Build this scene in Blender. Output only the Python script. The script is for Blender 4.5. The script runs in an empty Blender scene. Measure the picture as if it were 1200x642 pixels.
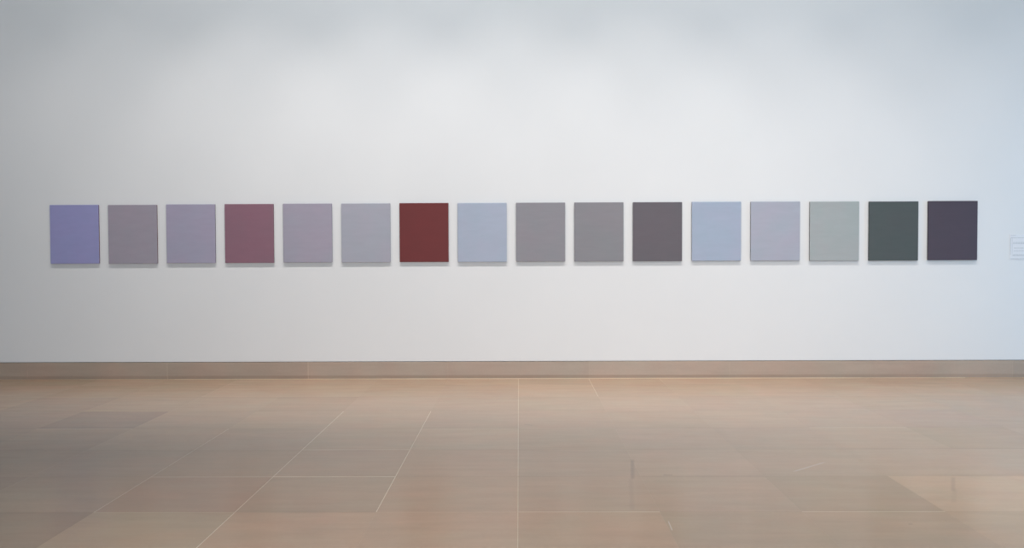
import bpy, bmesh, math, random
from mathutils import Matrix, Vector

random.seed(7)
scn = bpy.context.scene
COL = scn.collection


# ---------------------------------------------------------------- helpers
def lin(c):
    return tuple(((v / 255) / 12.92 if v / 255 <= 0.04045 else ((v / 255 + 0.055) / 1.055) ** 2.4) for v in c)


def box(bm, x0, x1, y0, y1, z0, z1, bevel=0.0, seg=2):
    r = bmesh.ops.create_cube(bm, size=1.0)
    vs = r['verts']
    for v in vs:
        v.co = Vector(((x0 + x1) / 2 + v.co.x * (x1 - x0),
                       (y0 + y1) / 2 + v.co.y * (y1 - y0),
                       (z0 + z1) / 2 + v.co.z * (z1 - z0)))
    if bevel > 0:
        es = list({e for v in vs for e in v.link_edges})
        bmesh.ops.bevel(bm, geom=es, offset=bevel, segments=seg, profile=0.5, affect='EDGES')


def obj(name, bm, mat, parent=None, smooth=False):
    me = bpy.data.meshes.new(name)
    bm.normal_update()
    bm.to_mesh(me)
    bm.free()
    if mat:
        me.materials.append(mat)
    if smooth:
        for p in me.polygons:
            p.use_smooth = True
    o = bpy.data.objects.new(name, me)
    COL.objects.link(o)
    if parent:
        o.parent = parent
    return o


def struct(o):
    o['kind'] = 'structure'
    return o


def new_mat(name, color, rough=0.6, spec=0.5):
    m = bpy.data.materials.new(name)
    m.use_nodes = True
    nt = m.node_tree
    b = nt.nodes['Principled BSDF']
    b.inputs['Base Color'].default_value = (*color, 1)
    b.inputs['Roughness'].default_value = rough
    b.inputs['Specular IOR Level'].default_value = spec
    return m, nt, b


def N(nt, t, **kw):
    n = nt.nodes.new(t)
    for k, v in kw.items():
        setattr(n, k, v)
    return n


def noise(nt, coord, scale, detail=3, rough=0.55, mapping=None):
    src = coord
    if mapping:
        mp = N(nt, 'ShaderNodeMapping')
        mp.inputs['Scale'].default_value = mapping
        nt.links.new(coord, mp.inputs['Vector'])
        src = mp.outputs[0]
    n = N(nt, 'ShaderNodeTexNoise')
    n.inputs['Scale'].default_value = scale
    n.inputs['Detail'].default_value = detail
    n.inputs['Roughness'].default_value = rough
    nt.links.new(src, n.inputs['Vector'])
    return n.outputs['Fac']


def maprange(nt, val, a, b, c, d, smooth=False):
    m = N(nt, 'ShaderNodeMapRange')
    if smooth:
        m.interpolation_type = 'SMOOTHSTEP'
    for i, v in zip((1, 2, 3, 4), (a, b, c, d)):
        m.inputs[i].default_value = v
    nt.links.new(val, m.inputs[0])
    return m.outputs[0]


def math_(nt, op, a, b=None):
    m = N(nt, 'ShaderNodeMath', operation=op)
    for i, v in enumerate((a, b)):
        if v is None:
            continue
        if isinstance(v, (int, float)):
            m.inputs[i].default_value = v
        else:
            nt.links.new(v, m.inputs[i])
    return m.outputs[0]


def scale_color(nt, col, fac):
    """colour times a scalar"""
    v = N(nt, 'ShaderNodeVectorMath', operation='SCALE')
    if isinstance(col, tuple):
        v.inputs[0].default_value = col
    else:
        nt.links.new(col, v.inputs[0])
    nt.links.new(fac, v.inputs['Scale'])
    return v.outputs[0]


def mixc(nt, fac, a, b):
    m = N(nt, 'ShaderNodeMix', data_type='RGBA')
    if isinstance(fac, (int, float)):
        m.inputs[0].default_value = fac
    else:
        nt.links.new(fac, m.inputs[0])
    for i, v in ((6, a), (7, b)):
        if isinstance(v, tuple):
            m.inputs[i].default_value = (*v[:3], 1)
        else:
            nt.links.new(v, m.inputs[i])
    return m.outputs[2]


def bump(nt, b, h, strength, dist):
    n = N(nt, 'ShaderNodeBump')
    n.inputs['Strength'].default_value = strength
    n.inputs['Distance'].default_value = dist
    nt.links.new(h, n.inputs['Height'])
    nt.links.new(n.outputs[0], b.inputs['Normal'])


# ---------------------------------------------------------------- wall paint
WALL_ALB = 0.80


def wall_mat(name, col):
    m, nt, b = new_mat(name, col, 0.75, 0.25)
    tc = N(nt, 'ShaderNodeTexCoord')
    f = noise(nt, tc.outputs['Object'], 1.3, 4)
    fac = maprange(nt, f, 0.3, 0.7, 0.992, 1.008)
    nt.links.new(scale_color(nt, col, fac), b.inputs['Base Color'])
    return m


M_wall = wall_mat('white_wall_paint', (WALL_ALB, WALL_ALB, WALL_ALB))
M_side = wall_mat('dark_side_wall_paint', (0.30, 0.30, 0.30))  # dark grey on the unseen walls, set to hold down bounced light
M_ceil = wall_mat('ceiling_paint', (0.35, 0.35, 0.35))  # unseen ceiling, darkened to limit bounce as well

XL, XR, YR, ZC = -8.6, 9.2, -15.0, 6.2      # room limits
BH = 0.1993                                  # top of the stone base

# back wall: panel face at y=0, an 8 mm reveal above the stone base
bm = bmesh.new()
box(bm, XL, XR, 0.0, 0.16, BH + 0.008, ZC)
box(bm, XL, XR, 0.040, 0.16, BH - 0.002, BH + 0.008)
struct(obj('wall_back', bm, M_wall))


# ---------------------------------------------------------------- stone
ST = lin((196, 174, 155))


def stone_mat(name, base_from_attr, rough, spec, base=ST):
    m, nt, b = new_mat(name, base, rough, spec)
    tc = N(nt, 'ShaderNodeTexCoord')
    co = tc.outputs['Object']
    if base_from_attr:
        at = N(nt, 'ShaderNodeVertexColor')
        at.layer_name = 'tint'
        col = at.outputs['Color']
    else:
        rgb = N(nt, 'ShaderNodeRGB')
        rgb.outputs[0].default_value = (*base, 1)
        col = rgb.outputs[0]
    big = noise(nt, co, 1.1, 4, 0.6)
    streak = noise(nt, co, 1.0, 5, 0.62, mapping=(1.6, 9.0, 9.0))
    fine = noise(nt, co, 34, 4, 0.7)
    fac = math_(nt, 'ADD', maprange(nt, big, 0.3, 0.7, 0.965, 1.035),
                maprange(nt, streak, 0.3, 0.7, -0.05, 0.05))
    fac = math_(nt, 'ADD', fac, maprange(nt, fine, 0.3, 0.7, -0.018, 0.018))
    col = scale_color(nt, col, fac)
    # faint warm / cool drift inside the stone
    hue = maprange(nt, noise(nt, co, 2.3, 3), 0.35, 0.65, 0.0, 1.0)
    ca = N(nt, 'ShaderNodeVectorMath', operation='MULTIPLY')
    nt.links.new(col, ca.inputs[0])
    ca.inputs[1].default_value = (1.03, 0.985, 0.965)
    cb = N(nt, 'ShaderNodeVectorMath', operation='MULTIPLY')
    nt.links.new(col, cb.inputs[0])
    cb.inputs[1].default_value = (0.98, 1.01, 1.0)
    col = mixc(nt, hue, ca.outputs[0], cb.outputs[0])
    rg = maprange(nt, big, 0.3, 0.7, rough - 0.02, rough + 0.03)
    nt.links.new(rg, b.inputs['Roughness'])
    return m, nt, b, col, co


def segment_mask(nt, co, p, q, width, soft=1.0):
    """1 on the floor mark running from p to q, fading over its own width"""
    dx, dy = q[0] - p[0], q[1] - p[1]
    ln = math.hypot(dx, dy)
    a = math.atan2(dy, dx)
    mp = N(nt, 'ShaderNodeMapping', vector_type='TEXTURE')
    mp.inputs['Location'].default_value = ((p[0] + q[0]) / 2, (p[1] + q[1]) / 2, 0)
    mp.inputs['Rotation'].default_value = (0, 0, a)
    nt.links.new(co, mp.inputs['Vector'])
    sx = N(nt, 'ShaderNodeSeparateXYZ')
    nt.links.new(mp.outputs[0], sx.inputs[0])
    ax = math_(nt, 'ABSOLUTE', sx.outputs[0])
    ay = math_(nt, 'ABSOLUTE', sx.outputs[1])
    mx = maprange(nt, ax, ln / 2 * 0.75, ln / 2, 1, 0, True)
    my = maprange(nt, ay, width / 2 * (1 - soft * 0.8), width / 2, 1, 0, True)
    return math_(nt, 'MULTIPLY', mx, my)


FLOOR_ROUGH, FLOOR_SPEC = 0.24, 0.35
M_floor, nt, b, col, co = stone_mat('honed_limestone_paving', True, FLOOR_ROUGH, FLOOR_SPEC)
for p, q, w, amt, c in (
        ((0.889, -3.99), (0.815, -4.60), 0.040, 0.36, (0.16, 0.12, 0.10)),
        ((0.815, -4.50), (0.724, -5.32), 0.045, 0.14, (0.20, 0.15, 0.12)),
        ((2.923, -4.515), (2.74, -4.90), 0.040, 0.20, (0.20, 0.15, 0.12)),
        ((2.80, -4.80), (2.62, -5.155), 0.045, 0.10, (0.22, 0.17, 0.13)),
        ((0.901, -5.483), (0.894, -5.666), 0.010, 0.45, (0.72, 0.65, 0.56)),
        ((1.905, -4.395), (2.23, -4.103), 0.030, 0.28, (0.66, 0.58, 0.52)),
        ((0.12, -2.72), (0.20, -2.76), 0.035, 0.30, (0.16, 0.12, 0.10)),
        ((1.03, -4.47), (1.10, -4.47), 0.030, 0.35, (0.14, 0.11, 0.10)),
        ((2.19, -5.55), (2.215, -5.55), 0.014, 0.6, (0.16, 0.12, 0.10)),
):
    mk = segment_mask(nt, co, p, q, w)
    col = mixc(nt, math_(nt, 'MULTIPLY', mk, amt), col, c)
nt.links.new(col, b.inputs['Base Color'])

# paving: slabs on a 0.81 m grid, one mesh, a colour per slab and per joint
TW, TR = 0.80875, 0.8102
X0, Y0 = 0.0733, -2.0748
G = 0.0045
FLOOR_ALB = tuple(a * b_ for a, b_ in zip(lin((190, 167, 148)), (0.893, 0.845, 0.765)))
tile_tone = {  # stone tones; left slabs also painted down for the dimmer light there
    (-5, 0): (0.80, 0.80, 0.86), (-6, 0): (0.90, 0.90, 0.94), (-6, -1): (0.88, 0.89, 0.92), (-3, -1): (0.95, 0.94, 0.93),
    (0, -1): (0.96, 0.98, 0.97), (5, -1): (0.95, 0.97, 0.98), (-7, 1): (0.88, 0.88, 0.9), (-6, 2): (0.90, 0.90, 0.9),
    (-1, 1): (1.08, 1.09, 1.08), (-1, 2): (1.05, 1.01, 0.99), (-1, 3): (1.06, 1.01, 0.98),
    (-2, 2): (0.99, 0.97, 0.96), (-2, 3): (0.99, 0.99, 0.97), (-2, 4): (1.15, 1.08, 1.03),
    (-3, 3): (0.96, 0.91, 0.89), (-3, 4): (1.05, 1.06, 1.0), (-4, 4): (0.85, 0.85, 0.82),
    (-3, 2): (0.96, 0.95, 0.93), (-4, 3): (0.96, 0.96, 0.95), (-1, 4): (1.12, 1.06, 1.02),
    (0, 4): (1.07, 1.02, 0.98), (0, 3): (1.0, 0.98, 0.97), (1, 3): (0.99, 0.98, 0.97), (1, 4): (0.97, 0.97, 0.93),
    (2, 3): (0.91, 0.92, 0.90), (3, 3): (1.12, 1.11, 1.08), (4, 3): (1.17, 1.16, 1.13),  # right slabs paler by stone, lifted further for the light patch
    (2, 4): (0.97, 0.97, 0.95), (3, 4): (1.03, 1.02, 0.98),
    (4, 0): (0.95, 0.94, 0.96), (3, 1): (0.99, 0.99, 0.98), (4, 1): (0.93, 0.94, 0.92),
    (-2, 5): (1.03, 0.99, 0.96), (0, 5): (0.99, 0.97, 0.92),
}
# pale grout where the photo shows it; column joints k over row spans, row joints n over columns
pale_col = {0: (-3, 9, 0.55), -1: (0, 3, 0.9), -2: (0, 9, 1.0), -3: (1, 3, 0.8), 1: (-3, -2, 0.6), 2: (-3, -3, 0.35), -4: (-3, 9, .2)}
pale_row = {(-3, 3): 0.5, (-2, 3): 1.0, (-2, 2): 0.6, (0, 4): 0.4, (-1, 4): 0.1, (2, 4): 0.4, (3, 1): 0.35,
            (-3, 4): 0.15, (0, 1): 0.1, (-5, 1): 0.5}
dark_row = {(1, 3): 0.8, (0, 3): 0.4, (0, 1): 0.4, (1, 1): 0.5, (2, 1): 0.4, (3, 2): 0.6, (4, 2): 0.6, (2, 2): 0.4,
            (1, 2): 0.3, (4, 0): 0.5, (5, 2): 0.6}
PALE = lin((236, 218, 190))
DARKG = lin((150, 128, 112))


def mixt(a, b_, f):
    return tuple(a[i] * (1 - f) + b_[i] * f for i in range(3))


bm = bmesh.new()
cl = bm.loops.layers.float_color.new('tint')


def quad(x0, x1, y0, y1, c, z=0.0):
    x0, x1 = max(x0, XL), min(x1, XR)
    y0, y1 = max(y0, YR), min(y1, 0.02)
    if x1 <= x0 or y1 <= y0:
        return
    f = bm.faces.new([bm.verts.new(v) for v in ((x0, y0, z), (x1, y0, z), (x1, y1, z), (x0, y1, z))])
    for l in f.loops:
        l[cl] = (*c, 1)


rt = random.Random(21)
for n in range(-3, 17):
    for k in range(-12, 13):
        xa, xb = X0 + k * TW, X0 + (k + 1) * TW
        yb, ya = Y0 - n * TR, Y0 - (n + 1) * TR      # far edge, near edge
        v = 1 + rt.uniform(-0.04, 0.04) - (0.06 if k < -4 else 0)  # left slabs painted darker for the weaker light on that side
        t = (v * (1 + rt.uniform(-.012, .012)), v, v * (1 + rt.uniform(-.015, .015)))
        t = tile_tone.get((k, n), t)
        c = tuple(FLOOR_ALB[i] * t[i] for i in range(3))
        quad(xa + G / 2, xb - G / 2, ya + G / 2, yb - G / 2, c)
        # joint on the left side of this slab
        g = mixt(c, PALE, 0.06)
        if k in pale_col and pale_col[k][0] <= n <= pale_col[k][1]:
            g = mixt(c, PALE, pale_col[k][2])
        quad(xa - G / 2, xa + G / 2, ya + G / 2, yb - G / 2, g, -0.0004)
        # joint on the far side
        g = mixt(c, DARKG, 0.08)
        if (k, n) in pale_row:
            g = mixt(c, PALE, pale_row[(k, n)])
        elif (k, n) in dark_row:
            g = mixt(c, DARKG, dark_row[(k, n)])
        gw = 0.011 if ((k, n) in pale_row or (k, n) in dark_row) else G
        quad(xa - G / 2, xb - G / 2, yb - gw / 2, yb + gw / 2, g, 0.0003 if gw > G else -0.0004)
# mortar bed under the paving
old = set(bm.faces)
box(bm, XL, XR, YR, 0.16, -0.12, -0.003)
for f in set(bm.faces) - old:
    for l in f.loops:
        l[cl] = (*DARKG, 1)
floor = obj('floor', bm, M_floor)
struct(floor)

# stone base along the wall, 1.62 m lengths, one mesh with its joints
M_base, nt2, b2, col2, co2 = stone_mat('limestone_base', True, 0.42, 0.35)
nt2.links.new(col2, b2.inputs['Base Color'])
BASE_ALB = tuple(a * b_ for a, b_ in zip(lin((178, 156, 138)), (1.0, 1.05, 1.12)))
bm = bmesh.new()
cl = bm.loops.layers.float_color.new('tint')
JX = [-8.83, -7.22, -5.60, -3.983, -2.354, -0.74, 0.885, 2.50, 4.12, 5.74, 7.36, 8.98, 10.6]
rb = random.Random(5)
tones = [1, .98, .97, .95, 1.0, .99, 1.04, 1.03, 1.02, .98, 1, 1]


# face of the stone: straight, then undercut over the last few centimetres,
# with a pale mortar bead where it meets the paving
PROFILE = [(0.10, BH), (0.003, BH), (0.0, BH - 0.003), (0.0, 0.045), (0.008, 0.008), (0.008, 0.0), (0.10, 0.0)]


def stone_length(xa, xb, inset, c):
    rings = []
    for x in (xa, xb):
        rings.append([bm.verts.new((x, y + inset, z)) for y, z in PROFILE])
    n_ = len(PROFILE)
    fs = [bm.faces.new((rings[0][q], rings[0][(q + 1) % n_], rings[1][(q + 1) % n_], rings[1][q])) for q in range(n_)]
    fs.append(bm.faces.new(rings[0][::-1]))
    fs.append(bm.faces.new(rings[1]))
    for f in fs:
        for l in f.loops:
            l[cl] = (*c, 1)


for i in range(len(JX) - 1):
    xa, xb = max(JX[i], XL), min(JX[i + 1], XR)
    g = 0.0035
    stone_length(xa + g / 2, xb - g / 2, 0.0, tuple(BASE_ALB[j] * tones[i] for j in range(3)))
    gc = mixt(BASE_ALB, PALE, (0.1, 0.1, 0.35, 0.6, 0.1, 0.1, 0.2, 0.1, 0.2, 0.1, 0, 0)[i])
    stone_length(xb - g / 2, xb + g / 2, 0.001, gc)
for xa, xb, amt in ((XL, -5.0, 0.05), (-5.0, -3.9, 0.2), (-3.9, -1.5, 0.4), (-1.5, 4.0, 0.6), (4.0, 5.2, 0.4), (5.2, XR, 0.1)):
    old = set(bm.faces)
    box(bm, xa, xb, 0.002, 0.03, 0.0, 0.006)
    for f in set(bm.faces) - old:
        for l in f.loops:
            l[cl] = (*mixt(FLOOR_ALB, PALE, amt), 1)
bmesh.ops.recalc_face_normals(bm, faces=bm.faces[:])
base = obj('baseboard_back', bm, M_base)
struct(base)

# the rest of the gallery room, behind and beside the camera
bm = bmesh.new(); box(bm, XL - 0.16, XL, YR, 0.16, 0, ZC); struct(obj('wall_left', bm, M_side))
bm = bmesh.new(); box(bm, XR, XR + 0.16, YR, 0.16, 0, ZC); struct(obj('wall_right', bm, M_side))
bm = bmesh.new(); box(bm, XL - 0.16, XR + 0.16, YR - 0.16, YR, 0, ZC); struct(obj('wall_front', bm, M_side))
bm = bmesh.new(); box(bm, XL - 0.16, XR + 0.16, YR - 0.16, 0.16, ZC, ZC + 0.16); struct(obj('ceiling', bm, M_ceil))

# ---------------------------------------------------------------- paintings
# centre x, centre z, target colour (display), edge colour, words
P = [
    (-5.0214, 1.6816, (116, 115, 156), (92, 38, 44), 'violet-blue monochrome panel with a dark red side edge, first at the left end'),
    (-4.3502, 1.6797, (131, 124, 134), (104, 58, 52), 'mauve-grey monochrome panel with a reddish side edge, between the violet-blue and the periwinkle panels'),
    (-3.6815, 1.6836, (139, 138, 157), (70, 58, 66), 'grey-periwinkle monochrome panel hanging directly left of the dusty plum panel'),
    (-3.0091, 1.6841, (125, 91, 104), (92, 60, 52), 'dusty plum monochrome panel, the only purple-red one in the row'),
    (-2.3389, 1.6866, (150, 144, 159), (70, 62, 74), 'pale lilac-grey monochrome panel hanging directly right of the dusty plum panel'),
    (-1.6703, 1.6861, (160, 161, 172), (84, 80, 92), 'pale cool grey monochrome panel hanging directly left of the dark red panel'),
    (-1.0029, 1.6876, (112, 56, 57), (58, 30, 32), 'dark red monochrome panel, the only red one in the row'),
    (-0.3367, 1.6862, (165, 173, 190), (86, 86, 96), 'light blue-grey monochrome panel hanging directly right of the dark red panel'),
    (0.3316, 1.6877, (143, 140, 146), (80, 76, 78), 'mid grey monochrome panel hanging between a light blue-grey panel and another mid grey one'),
    (0.9980, 1.6877, (141, 138, 143), (84, 76, 76), 'mid grey monochrome panel hanging directly left of the dark brownish-grey panel'),
    (1.6671, 1.6877, (108, 101, 106), (58, 52, 54), 'dark brownish-grey monochrome panel, directly left of the bright light blue panel'),
    (2.3390, 1.6896, (166, 175, 196), (70, 66, 72), 'brightest light blue monochrome panel, directly right of the dark brownish-grey panel'),
    (3.0106, 1.6896, (170, 172, 188), (64, 60, 66), 'pale lavender-blue monochrome panel hanging directly left of the pale sage grey panel'),
    (3.6826, 1.6872, (162, 168, 170), (74, 64, 58), 'pale sage grey monochrome panel, directly left of the dark green panel'),
    (4.3558, 1.6852, (81, 91, 93), (44, 46, 48), 'dark green-grey monochrome panel, second from the right end of the row'),
    (5.0278, 1.6881, (79, 74, 87), (52, 46, 48), 'darkest aubergine monochrome panel, last at the right end of the row nearest the wall label'),
]
PAINT_ALB = {0: (0.3315, 0.3285, 0.574), 1: (0.3576, 0.3235, 0.3782), 2: (0.3802, 0.3546, 0.4587), 3: (0.2645, 0.1396, 0.1814), 4: (0.3776, 0.3486, 0.4209), 5: (0.3975, 0.3962, 0.456), 6: (0.157, 0.0292, 0.0292), 7: (0.3985, 0.4431, 0.5421), 8: (0.2748, 0.2602, 0.2846), 9: (0.2531, 0.2439, 0.2621), 10: (0.1361, 0.1187, 0.1337), 11: (0.3802, 0.4339, 0.5442), 12: (0.4091, 0.4204, 0.4924), 13: (0.3868, 0.4151, 0.4168), 14: (0.0849, 0.0992, 0.0996), 15: (0.0826, 0.0671, 0.088)}
PW, PH, PT = 0.5620, 0.6745, 0.025


def paint_mat(i, c):
    m, nt, b = new_mat('painted_canvas', c, 0.55, 0.3)
    tc = N(nt, 'ShaderNodeTexCoord')
    co = tc.outputs['Object']
    off = N(nt, 'ShaderNodeMapping')
    off.inputs['Location'].default_value = (i * 3.7, i * 1.3, i * 2.1)
    nt.links.new(co, off.inputs['Vector'])
    f = noise(nt, off.outputs[0], 3.2, 3)
    ca = (c[0] * 1.035, c[1] * 0.99, c[2] * 1.0)
    cb = (c[0] * 0.97, c[1] * 1.01, c[2] * 1.0)
    col = mixc(nt, maprange(nt, f, 0.3, 0.7, 0, 1), ca, cb)
    br = noise(nt, off.outputs[0], 5.0, 4, mapping=(1, 1, 4))
    col = scale_color(nt, col, maprange(nt, br, 0.3, 0.7, 0.975, 1.025))
    nt.links.new(col, b.inputs['Base Color'])
    bump(nt, b, noise(nt, co, 700, 1), 0.08, 0.0005)
    return m


def default_alb(c):
    return tuple(min(0.9, v * 1.05) for v in lin(c))


for i, (cx, cz, c, ec, words) in enumerate(P):
    root = bpy.data.objects.new('hanging_painting', None)
    root.empty_display_size = 0.2
    COL.objects.link(root)
    root.location = (cx, 0, cz)
    root['label'] = words
    root['category'] = 'painting'
    root['group'] = 'row of sixteen monochrome panels on the gallery wall'
    alb = PAINT_ALB.get(i) or default_alb(c)
    # painted face wrapping a little way round the stretcher
    bm = bmesh.new()
    box(bm, -PW / 2, PW / 2, -PT, -PT + 0.008, -PH / 2, PH / 2, 0.004, 3)
    obj('canvas', bm, paint_mat(i, alb), root)
    # deep side edge, its own colour: four turned-back strips round the stretcher
    me_, nte, be = new_mat('panel_edge_paint', lin(ec), 0.7, 0.25)
    tce = N(nte, 'ShaderNodeTexCoord')
    fe = maprange(nte, noise(nte, tce.outputs['Object'], 24, 4), 0.3, 0.7, 0.85, 1.15)
    nte.links.new(scale_color(nte, lin(ec), fe), be.inputs['Base Color'])
    bm = bmesh.new()
    a, h = PW / 2 - 0.0015, PH / 2 - 0.0015
    box(bm, -a, a, -PT + 0.008, 0.0, -h, h, 0.001, 1)
    obj('side_edge', bm, me_, root)

# ---------------------------------------------------------------- wall label
lab = bpy.data.objects.new('wall_label', None)
COL.objects.link(lab)
lab.location = (5.845, 0, 1.498)
lab['label'] = 'small pale wall label with faint lines of text, right of the last panel'
lab['category'] = 'label'
M_card, ntc, bc = new_mat('label_card', (0.80, 0.80, 0.82), 0.6, 0.3)
tcc = N(ntc, 'ShaderNodeTexCoord')
ntc.links.new(scale_color(ntc, (0.80, 0.80, 0.82), maprange(ntc, noise(ntc, tcc.outputs['Object'], 30, 2), .3, .7, .99, 1.01)),
              bc.inputs['Base Color'])
M_ink, nti, bi = new_mat('label_ink', (0.56, 0.57, 0.59), 0.6, 0.2)
bm = bmesh.new()
box(bm, -0.158, 0.158, -0.004, 0.0, -0.142, 0.142, 0.001, 1)
obj('card', bm, M_card, lab)
bm = bmesh.new()
rl = random.Random(3)
# heading, rule and blocks of small text, row heights as they sit in the photo
rows = [(0.133, 0.006, -0.145, -0.09), (0.106, 0.006, -0.145, 0.14), (0.052, 0.006, -0.12, 0.14), (0.040, 0.006, -0.12, 0.12),
        (-0.012, 0.006, -0.11, 0.14), (-0.044, 0.006, -0.11, 0.14),
        (-0.088, 0.006, -0.12, 0.13), (-0.100, 0.006, -0.125, 0.10), (-0.132, 0.006, -0.14, 0.14)]
for z, hgt, xa, xb in rows:
    x = xa
    while x < xb - 0.004:
        w = min(rl.uniform(0.008, 0.03), xb - x)
        box(bm, x, x + w, -0.0047, -0.0039, z - hgt / 2, z + hgt / 2)
        x += w + 0.004
box(bm, -0.152, -0.147, -0.0047, -0.0039, -0.09, 0.10)
box(bm, -0.131, -0.128, -0.0047, -0.0039, -0.10, 0.10)
obj('text_lines', bm, M_ink, lab)

# ---------------------------------------------------------------- camera
cam = bpy.data.cameras.new('camera')
co_ = bpy.data.objects.new('camera', cam)
COL.objects.link(co_)
R = Matrix(((0.999963, 0.003265, 0.007926), (0.007832, 0.027792, -0.999583), (-0.003484, 0.999608, 0.027765)))
Mx = R.to_4x4()
Mx.translation = Vector((0.08548, -10.4771, 1.5))
co_.matrix_world = Mx
cam.sensor_width = 36
cam.sensor_fit = 'HORIZONTAL'
cam.lens = 1069.81 * 36 / 1200
cam.clip_end = 100
scn.camera = co_

# ---------------------------------------------------------------- lights


def light(kind, loc, target, power, color, **kw):
    if power <= 0:
        return
    d = bpy.data.lights.new('track_or_fill_light', kind)
    d.energy = power
    d.color = color
    if kind == 'SPOT':
        d.spot_size = math.radians(kw['cone'])
        d.spot_blend = kw.get('blend', 1.0)
        d.shadow_soft_size = kw.get('radius', 0.04)
    else:
        d.shape = 'RECTANGLE'
        d.size, d.size_y = kw['size']
        if 'spread' in kw:
            d.spread = math.radians(kw['spread'])
    o = bpy.data.objects.new('track_or_fill_light', d)
    COL.objects.link(o)
    o.location = loc
    o.rotation_euler = (Vector(target) - Vector(loc)).to_track_quat('-Z', 'Y').to_euler()


# power (W) and colour of each track spot and added fill light, in the order they are listed below
LV = {0: (81.9, (1.0, 0.935, 0.888)), 1: (140.7, (1.0, 0.935, 0.888)), 2: (240.1, (1.0, 0.935, 0.888)), 3: (265.2, (1.0, 0.935, 0.888)), 4: (263.9, (1.0, 0.935, 0.888)), 5: (250.1, (1.0, 0.935, 0.888)), 6: (208.6, (1.0, 0.935, 0.888)), 7: (143.0, (1.0, 0.935, 0.888)), 8: (127.8, (1.0, 0.935, 0.888)), 9: (136.0, (1.0, 0.935, 0.888)), 10: (23.1, (0.904, 0.962, 1.0)), 11: (24.5, (0.904, 0.962, 1.0)), 12: (39.5, (0.904, 0.962, 1.0)), 13: (43.4, (0.904, 0.962, 1.0)), 14: (59.1, (0.904, 0.962, 1.0)), 15: (61.5, (0.904, 0.962, 1.0)), 16: (47.7, (0.904, 0.962, 1.0)), 17: (49.5, (0.904, 0.962, 1.0)), 18: (55.1, (0.904, 0.962, 1.0)), 19: (46.1, (0.904, 0.962, 1.0)), 20: (20.4, (0.904, 0.962, 1.0)), 21: (24.7, (0.904, 0.962, 1.0)), 22: (55.6, (0.904, 0.962, 1.0)), 23: (434.1, (1.0, 0.952, 0.905)), 24: (587.3, (1.0, 0.952, 0.905)), 25: (0.0, (0.0, 0.0, 0.0)), 26: (694.0, (0.777, 0.893, 1.0)), 27: (473.9, (1.0, 0.947, 0.728)), 28: (74.3, (0.0, 0.477, 1.0))}
specs = []
for j in range(10):
    x = -6.0 + 1.5 * j
    specs.append(('SPOT', (x, -2.1, 6.0), (x, 0, -0.85), dict(cone=68)))
for j in range(13):
    x = -6.6 + 1.2 * j
    specs.append(('SPOT', (x, -2.1, 6.0), (x, 0, 2.9), dict(cone=112)))
specs.append(('SPOT', (-0.8, -7.0, 5.9), (-0.7, -6.0, 0), dict(cone=60)))  # added unseen spot that brightens the near floor at centre
specs.append(('SPOT', (4.0, -5.6, 5.9), (3.6, -3.2, 0), dict(cone=95)))  # added unseen wide spot that lifts the floor at right
specs.append(('AREA', (0, -3.6, 6.15), (0, -3.6, 0), dict(size=(16, 1.6))))
specs.append(('AREA', (1.5, -14.9, 2.5), (1.5, 0, 2.5), dict(size=(6, 3.5))))  # added unseen soft fill from behind the camera
specs.append(('SPOT', (6.5, -6.0, 5.9), (4.0, -4.9, 0), dict(cone=45)))  # unseen spot added for the bright floor patch at lower right
specs.append(('AREA', (9.1, -2.5, 1.4), (0, -2.5, 1.2), dict(size=(2.5, 2.4))))  # unseen area light standing in for cool daylight from the right
for j, (k, l, t, kw) in enumerate(specs):
    p, c = LV[j]
    light(k, l, t, p, c, **kw)

w = bpy.data.worlds.new('world')
scn.world = w
w.use_nodes = True
w.node_tree.nodes['Background'].inputs[0].default_value = (0.5, 0.6, 0.7, 1)
w.node_tree.nodes['Background'].inputs[1].default_value = 0.0

# ---------------------------------------------------------------- view
scn.view_settings.view_transform = 'Standard'
scn.view_settings.look = 'None'
scn.view_settings.gamma = 1
scn.view_settings.exposure = 0.036
scn.view_settings.use_curve_mapping = False
scn.cycles.max_bounces = 8
scn.cycles.diffuse_bounces = 6
scn.cycles.use_denoising = True
scn.cycles.sample_clamp_indirect = 10
